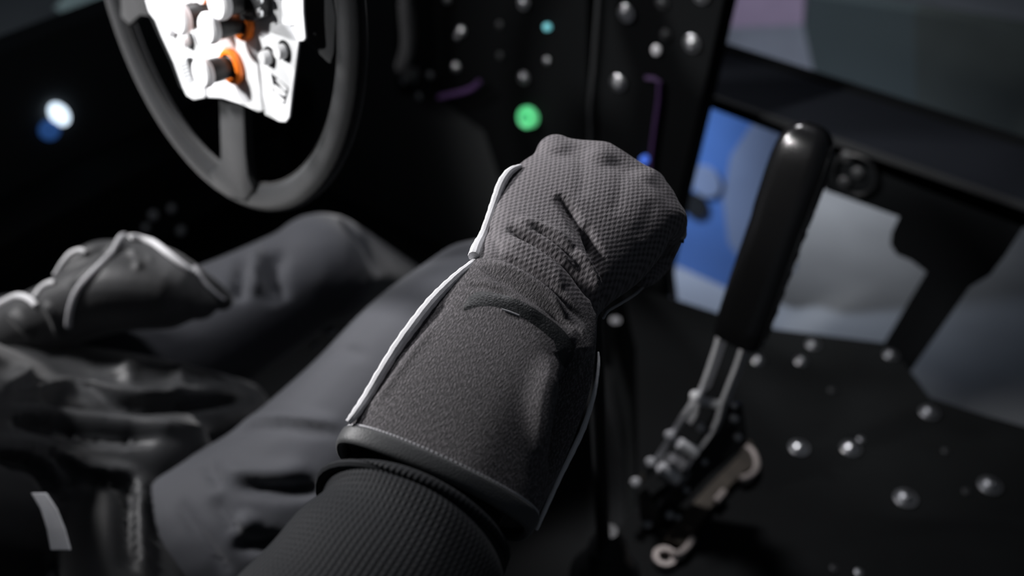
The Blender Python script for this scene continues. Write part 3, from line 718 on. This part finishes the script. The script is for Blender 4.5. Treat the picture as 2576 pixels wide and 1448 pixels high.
pipe(((1706, 590), (1690, 625), (1664, 668), (1628, 710), (1600, 738), (1560, 764), (1530, 782), (1518, 800)), [.0008, .0009, .0009, .0008], 'pipingd')
pipe(((1722, 575), (1719, 596), (1704, 592), (1692, 600)), [.0014, .0018, .0011], 'pipingd')
# pull tab at the little-finger seam
d_, _ = sil(1712, 600)
MB().prism([P(x, y, d_) for x, y in ((1698, 592), (1712, 586), (1722, 598), (1721, 612), (1706, 606))], CF*.003).build('pull_tab', M['binding'], glove, False, bevel=.0006)
# cuff binding: a doubled band around the mouth of the gauntlet
cuff = rings[0]; cc_ = sum(cuff, Vector())/len(cuff); tdir = -(sum(rings[3], Vector())/NS-cc_).normalized()
r2 = rings[2]
prof = []
for j in range(NS):
    p = cuff[j]; o_ = (p-cc_).normalized(); q = r2[j]; t = (p-q).normalized()
    prof.append([q.lerp(p, .25)+o_*.0004, q.lerp(p, .28)+o_*.0018, p+o_*.0020, p+t*.0045+o_*.0018, p+t*.0062+o_*.0006, p+t*.0062-o_*.0012, p+t*.0040-o_*.0028, p-o_*.0025])
k = len(prof[0]); vs = [v for r in prof for v in r]
fs = [(j*k+i, j*k+(i+1) % k, ((j+1) % NS)*k+(i+1) % k, ((j+1) % NS)*k+i) for j in range(NS) for i in range(k)]
o = MB().add(vs, fs).build('cuff_binding', M['binding'], glove)
sd = o.modifiers.new('s', 'SUBSURF'); sd.levels = sd.render_levels = 2
# running stitch above the band
bst = MB(); top = []
for j in list(range(0, NS//2+1)):
    p = r2[j].lerp(cuff[j], .12); top.append(p)
dens = catmull(top, 6)
for i in range(0, len(dens)-1, 2):
    p = Vector(dens[i]); q = gbv.find_nearest(p); t = (Vector(dens[i+1])-p).normalized(); nn_ = q[1]
    bst.box(q[0]+nn_*.0003, t*.00075, nn_*.0004, t.cross(nn_)*.0005)
o = bst.build('stitching', M['pipingd'], glove, False)
# printed curved stripe
sheet_on(gbv, ((1166, 770), (1182, 745), (1210, 733), (1262, 740), (1312, 757), (1366, 790), (1415, 828), (1446, 868)), ((1168, 782), (1190, 774), (1215, 770), (1250, 772), (1300, 790), (1350, 822), (1395, 858), (1420, 885)), .0004, 'printed_stripe', M['print_'], glove)
sheet_on(gbv, ((1425, 850), (1446, 866), (1440, 900), (1426, 925)), ((1392, 852), (1400, 880), (1408, 905), (1420, 925)), .00018, 'printed_stripe', M['print_'], glove)
sheet_on(gbv, ((1262, 777), (1280, 782), (1306, 792)), ((1262, 780), (1280, 786), (1306, 796)), .0009, 'silver_edge', M['silver'], glove)

# ---- right sleeve
def tube_px(sects, e=.9, k=6, nn=40, wobble=None):
    keys = catmull([(*P(*s[0], s[2]), *P(*s[1], s[3]), s[4]) for s in sects], k)
    Ls = [Vector(q[0:3]) for q in keys]; Rs = [Vector(q[3:6]) for q in keys]; cs = [(a+b)/2 for a, b in zip(Ls, Rs)]
    rings = []; run = 0; uv = []
    for i in range(len(keys)):
        t = (cs[min(i+1, len(cs)-1)]-cs[max(i-1, 0)]).normalized(); w = (Rs[i]-Ls[i])/2; nv = w.cross(t).normalized()
        if nv.dot(C0-cs[i]) < 0: nv = -nv
        if i: run += (cs[i]-cs[i-1]).length
        ring = []
        for j in range(nn):
            a = 2*pi*j/nn; h = keys[i][6]*math.copysign(abs(sin(a))**e, sin(a))
            p = cs[i]+w*cos(a)+nv*h
            if wobble: p += (p-cs[i]).normalized()*wobble(i/len(keys), a)
            ring.append(p)
        rings.append(ring); uv.append(run)
    return rings, uv
def cloth_tube(name, sects, m, parent, wobble=None, thick=.0022, k=8):
    rings, run = tube_px(sects, k=k, wobble=wobble); nn = len(rings[0]); vs, fs = loft(rings, False)
    me = mesh(name, vs, fs); uvl = me.uv_layers.new(name='UVMap')
    for p in me.polygons:
        base = p.index % nn
        for li_, vi in zip(p.loop_indices, p.vertices):
            j = vi % nn; i = vi//nn
            if base == nn-1 and j == 0: j = nn
            uvl.data[li_].uv = (j/nn*.27, run[i])
    o = link(name, me, m, parent)
    s = o.modifiers.new('t', 'SOLIDIFY'); s.thickness = thick; s.offset = -1
    s = o.modifiers.new('s', 'SUBSURF'); s.levels = 1; s.render_levels = 2
    return o
random.seed(5)
wob = lambda f, a: .0010*sin(a*3+f*9)+.0008*sin(f*30+a*2)
cloth_tube('knit_cuff', [((930, 1060), (1262, 1235), .522, .516, .020), ((898, 1120), (1255, 1290), .511, .505, .022), ((872, 1165), (1250, 1345), .502, .496, .026), ((832, 1222), (1240, 1420), .488, .482, .031), ((780, 1290), (1215, 1500), .478, .471, .034)], M['sleeve'], per,
           wobble=lambda f, a: .0009*sin(f*26+a)+.0006*sin(a*4))
slv = cloth_tube('sleeve', [((812, 1206), (1262, 1402), .486, .478, .034), ((803, 1222), (1266, 1425), .483, .475, .037), ((812, 1238), (1264, 1450), .480, .472, .0375), ((745, 1312), (1262, 1540), .468, .458, .039), ((615, 1450), (1180, 1720), .447, .437, .041), ((440, 1650), (1080, 1960), .42, .41, .043), ((150, 1950), (860, 2330), .39, .38, .046)], M['sleeve'], per, wobble=wob)
hem = MB(); ringp, _ = tube_px([((812, 1206), (1262, 1402), .486, .478, .034), ((803, 1222), (1266, 1425), .483, .475, .037)], k=2); hem.tube([ (p-sum(ringp[1], Vector())/40)*1.012+sum(ringp[1], Vector())/40 for p in ringp[1]], .0024, 8, closed=True)
hem.build('hem', M['sleeve'], slv)

# ---- trousers: both legs, one skin
tb_ = MB()
capsule_chain(tb_, [P(430, 1460, .93), P(690, 1330, .92), P(935, 1110, .91), P(1095, 920, .90), P(1215, 790, .91)], [.108, .098, .090, .082, .070], 24, 5)
capsule_chain(tb_, [P(1215, 790, .91), P(1300, 760, 1.07), P(1400, 680, 1.3)], [.068, .060, .048], 20, 4)
capsule_chain(tb_, [P(-60, 1150, 1.05), P(260, 960, 1.09), P(560, 815, 1.13), P(810, 675, 1.16)], [.105, .092, .072, .060], 24, 5)
capsule_chain(tb_, [P(810, 675, 1.16), P(900, 700, 1.30), P(1000, 730, 1.46)], [.066, .058, .046], 20, 4)
capsule_chain(tb_, [P(-60, 1200, 1.04), P(200, 1400, .98), P(450, 1480, .93)], [.11, .12, .11], 20, 4)
tme = remesh(tb_, .006, 5)
creases(tme, [
    (((455, 1255), (478, 1310), (520, 1370), (575, 1445)), 12, -.006),
    (((600, 1212), (650, 1222), (720, 1232), (800, 1225)), 18, -.014),
    (((560, 1165), (600, 1190), (680, 1190), (780, 1180)), 22, .006),
    (((600, 1290), (620, 1320), (650, 1300)), 18, .008),
    (((590, 1365), (650, 1372), (720, 1352)), 16, -.012),
    (((540, 1250), (570, 1300), (600, 1335)), 16, -.006),
    (((555, 1085), (640, 1052), (740, 1050), (860, 1068)), 14, .005),
    (((560, 1110), (640, 1078), (740, 1074), (860, 1090)), 12, -.004),
    (((720, 905), (780, 885), (850, 880), (930, 895)), 12, -.003),
    (((650, 620), (640, 680), (650, 740)), 13, .010),
    (((615, 640), (605, 700), (600, 760)), 16, -.012),
    (((700, 620), (690, 690), (700, 760)), 22, -.014),
    (((845, 500), (880, 560), (930, 620), (960, 690)), 14, -.010),
    (((520, 1160), (540, 1200), (545, 1230)), 12, -.006),
])
tr = link('trousers', tme, M['trousers'], per)

# ---- jacket: trunk, shoulders and left arm, one skin; right upper arm down to the sleeve
jb = MB()
pel = P(60, 1330, 1.0)
shR = Vector((pel.x+.16, pel.y-.22, .84)); shL = Vector((pel.x-.20, pel.y-.16, .84))
capsule_chain(jb, [pel+Vector((0, .02, -.02)), pel+Vector((-.01, -.08, .14)), pel+Vector((-.02, -.17, .32)), (shR+shL)/2+Vector((0, 0, -.04))], [.155, .150, .165, .13], 28, 5)
capsule_chain(jb, [shR, (shR+shL)/2, shL], [.07, .10, .07], 20, 4)
elR = P(560, 2200, .38)
capsule_chain(jb, [shR, shR.lerp(elR, .5)+Vector((.02, -.02, -.01)), elR, P(600, 2150, .385)], [.068, .056, .050, .047], 18, 4)
elL = P(-420, 960, .98)
capsule_chain(jb, [shL, elL, P(-120, 880, 1.0), P(60, 830, 1.02)], [.070, .052, .046, .040], 18, 5)
# skirt of the jacket lying over the lap
capsule_chain(jb, [P(80, 1050, 1.0), P(260, 1050, 1.0), P(430, 1050, 1.0), P(600, 1030, 1.08)], [.082, .070, .058, .034], 20, 4)
capsule_chain(jb, [P(100, 1180, .94), P(260, 1190, .93), P(400, 1160, .93)], [.080, .072, .050], 20, 4)
capsule_chain(jb, [P(300, 1300, .90), P(330, 1450, .86), P(330, 1650, .80)], [.055, .058, .06], 20, 4)
jme = remesh(jb, .006, 6)
creases(jme, [
    (((-40, 1000), (60, 990), (150, 970), (240, 975), (330, 990), (450, 992), (600, 980)), 15, .010),
    (((100, 1015), (200, 1018), (330, 1022), (480, 1020), (640, 1005)), 12, -.012),
    (((-20, 1030), (100, 1038), (220, 1055), (360, 1070), (540, 1085)), 14, .010),
    (((20, 1060), (140, 1082), (260, 1100), (400, 1105)), 12, -.010),
    (((-20, 1105), (80, 1120), (180, 1150), (240, 1180), (350, 1190)), 13, .010),
    (((-20, 1128), (60, 1142), (120, 1165), (150, 1210), (160, 1260)), 10, .007),
    (((-20, 1150), (60, 1165), (110, 1200), (130, 1260)), 12, -.010),
    (((210, 1200), (300, 1215), (340, 1260)), 14, -.010),
    (((352, 1190), (350, 1280), (356, 1380), (370, 1460)), 12, .010),
    (((330, 1200), (318, 1300), (320, 1420)), 16, -.012),
    (((340, 900), (330, 940), (325, 980)), 16, .008),
    (((440, 910), (450, 960), (430, 1000)), 14, .007),
    (((230, 960), (300, 935), (340, 925)), 14, .006),
    (((-20, 980), (40, 955), (80, 930)), 16, .010),
])
jk = link('jacket', jme, M['jacket'], per)

# ---- left glove resting on the left thigh
lb = MB()
LS = [((-60, 770), (-40, 900), 1.00), ]
capsule_chain(lb, [P(40, 835, 1.0), P(150, 790, .985), P(290, 740, .975), P(400, 742, .975)], [.036, .040, .046, .042], 22, 5, sq=.8)
capsule_chain(lb, [P(330, 660, .985), P(420, 700, .98), P(500, 755, .985)], [.025, .028, .020], 18, 4)
for a, b, c, d, r in (((300, 640), (245, 640), (195, 668), (165, 705), .0125), ((250, 690), (215, 690), (185, 715), (170, 750), .0125),
                      ((200, 735), (160, 735), (130, 752), (120, 785), .0120), ((330, 640), (318, 620), (300, 650), (285, 690), .0115)):
    capsule_chain(lb, [P(*a, .985), P(*b, .975), P(*c, .970), P(*d, .975)], [r*1.15, r*1.1, r, r*.85], 14, 4)
capsule_chain(lb, [P(380, 650, .99), P(450, 680, .985), P(520, 725, .99), P(560, 755, 1.0)], [.016, .015, .013, .011], 14, 4)
lme = remesh(lb, .003, 4)
creases(lme, [(((20, 780), (50, 810), (85, 845)), 12, .005), (((180, 720), (215, 690), (250, 655), (275, 640)), 9, .003), (((330, 625), (345, 650), (350, 680)), 9, .004), (((375, 640), (382, 665)), 8, .003), (((110, 760), (135, 800), (150, 850)), 9, .004)])
lg = link('glove', lme, M['jglove'], per); lg['label'] = 'black left glove with white piping, resting on the left thigh'
lbv = bvh_of(lme)
def lpipe(line, rad, m='piping'):
    pts = [surf(lbv, x, y, .001)[0] for x, y in catmull(line, 4)]
    for _ in range(2): pts = [pts[0]]+[(pts[i-1]+pts[i]*2+pts[i+1])/4 for i in range(1, len(pts)-1)]+[pts[-1]]
    MB().tube(pts, np.interp(np.linspace(0, 1, len(pts)), np.linspace(0, 1, len(rad)), rad), 10).build('piping', M[m], lg)
lpipe(((172, 818), (178, 775), (195, 730), (225, 695), (258, 662), (285, 635), (300, 605), (312, 588)), [.0030, .0032, .0032, .0030, .0030], 'pipingd')
lpipe(((325, 598), (355, 598), (385, 612), (420, 638), (455, 665), (480, 682)), [.0030, .0036, .0032, .0026])
lpipe(((487, 672), (508, 706), (535, 735), (562, 752)), [.0026, .0022, .0014], 'pipingd')
lpipe(((-40, 742), (0, 744), (45, 744), (75, 752), (92, 768)), [.0032, .0032, .0028])
lpipe(((88, 748), (105, 725), (128, 712), (140, 712)), [.0024, .0028, .0026])
lpipe(((140, 690), (158, 665), (180, 640), (202, 630), (215, 635)), [.0018, .0030, .0022])

# pale strap end at the lower left
st_ = [P(96, 1240, .74), P(118, 1280, .735), P(136, 1330, .73), P(150, 1384, .725)]
b = MB(); wv = CR*.0064
b.prism([st_[0]-wv*.9, st_[0]+wv*.9, st_[1]+wv*1.1, st_[2]+wv*1.2, st_[3]+wv*1.25, st_[3]-wv*1.1, st_[2]-wv*.9, st_[1]-wv*.8], CF*.0022)
o = b.build('strap_end', M['strap'], smooth=False, bevel=.0008); setp(o, 'short pale harness strap end hanging in the dark at the lower left corner', 'strap')

# ================================================================== GEAR LEVER (gripped inside the fist)
gl = empty('gear_lever', PZ(1590, 1010, ZP), 'tall black gear lever gripped by the right fist', 'gear lever')
KC = P(1490, 520, .655)
MB().lathe(KC-Vector((0, 0, .024)), (0, 0, 1), [(.010, 0), (.017, .006), (.021, .018), (.021, .030), (.016, .041), (.0001, .046)], 28).build('knob', M['grip'], gl)
bs = Vector((KC.x+.01, KC.y+.05, ZP))
MB().cyl(bs, KC-Vector((0, 0, .020)), .0065, 18).build('shaft', M['blackp'], gl)
MB().lathe(bs, (0, 0, 1), [(.035, 0), (.035, .004), (.024, .02), (.026, .024), (.017, .045), (.019, .05), (.008, .075)], 28).build('boot', M['rubber'], gl)

# ================================================================== SEAT
se_ = empty('bucket_seat', (-.62, .1, 0), 'black fabric bucket seat under the driver, curved side bolster right of the arm', 'seat')
sb = MB(); capsule_chain(sb, [(-1.02, -.25, .10), (-1.02, .1, .09), (-1.02, .40, .10)], [.06, .06, .055], 18, 4); capsule_chain(sb, [(-.375, -.25, .10), (-.375, .1, .09), (-.375, .32, .10)], [.055, .055, .05], 18, 4)
sb.box((-.70, .08, .035), (.31, 0, 0), (0, .36, 0), (0, 0, .022))
sme = remesh(sb, .012, 3); link('seat_pan', sme, M['seat'], se_)
sb = MB(); capsule_chain(sb, [(-.88, -.30, .12), (-.90, -.34, .5), (-.86, -.38, .95)], [.075, .08, .07], 18, 4); capsule_chain(sb, [(-.40, -.30, .12), (-.38, -.34, .45), (-.42, -.38, .80)], [.07, .06, .05], 18, 4)
sb.box((-.64, -.36, .5), (.24, 0, 0), (0, .03, 0), (0, -.06, .45))
sme = remesh(sb, .012, 3); link('backrest', sme, M['seat'], se_)
sc_ = bs
for x, y, r in ((830, 832, .007), (792, 868, .005)):
    bolt(se_, P(x, y, 1.15), (0, -.2, 1), r, 'bolt2', False)
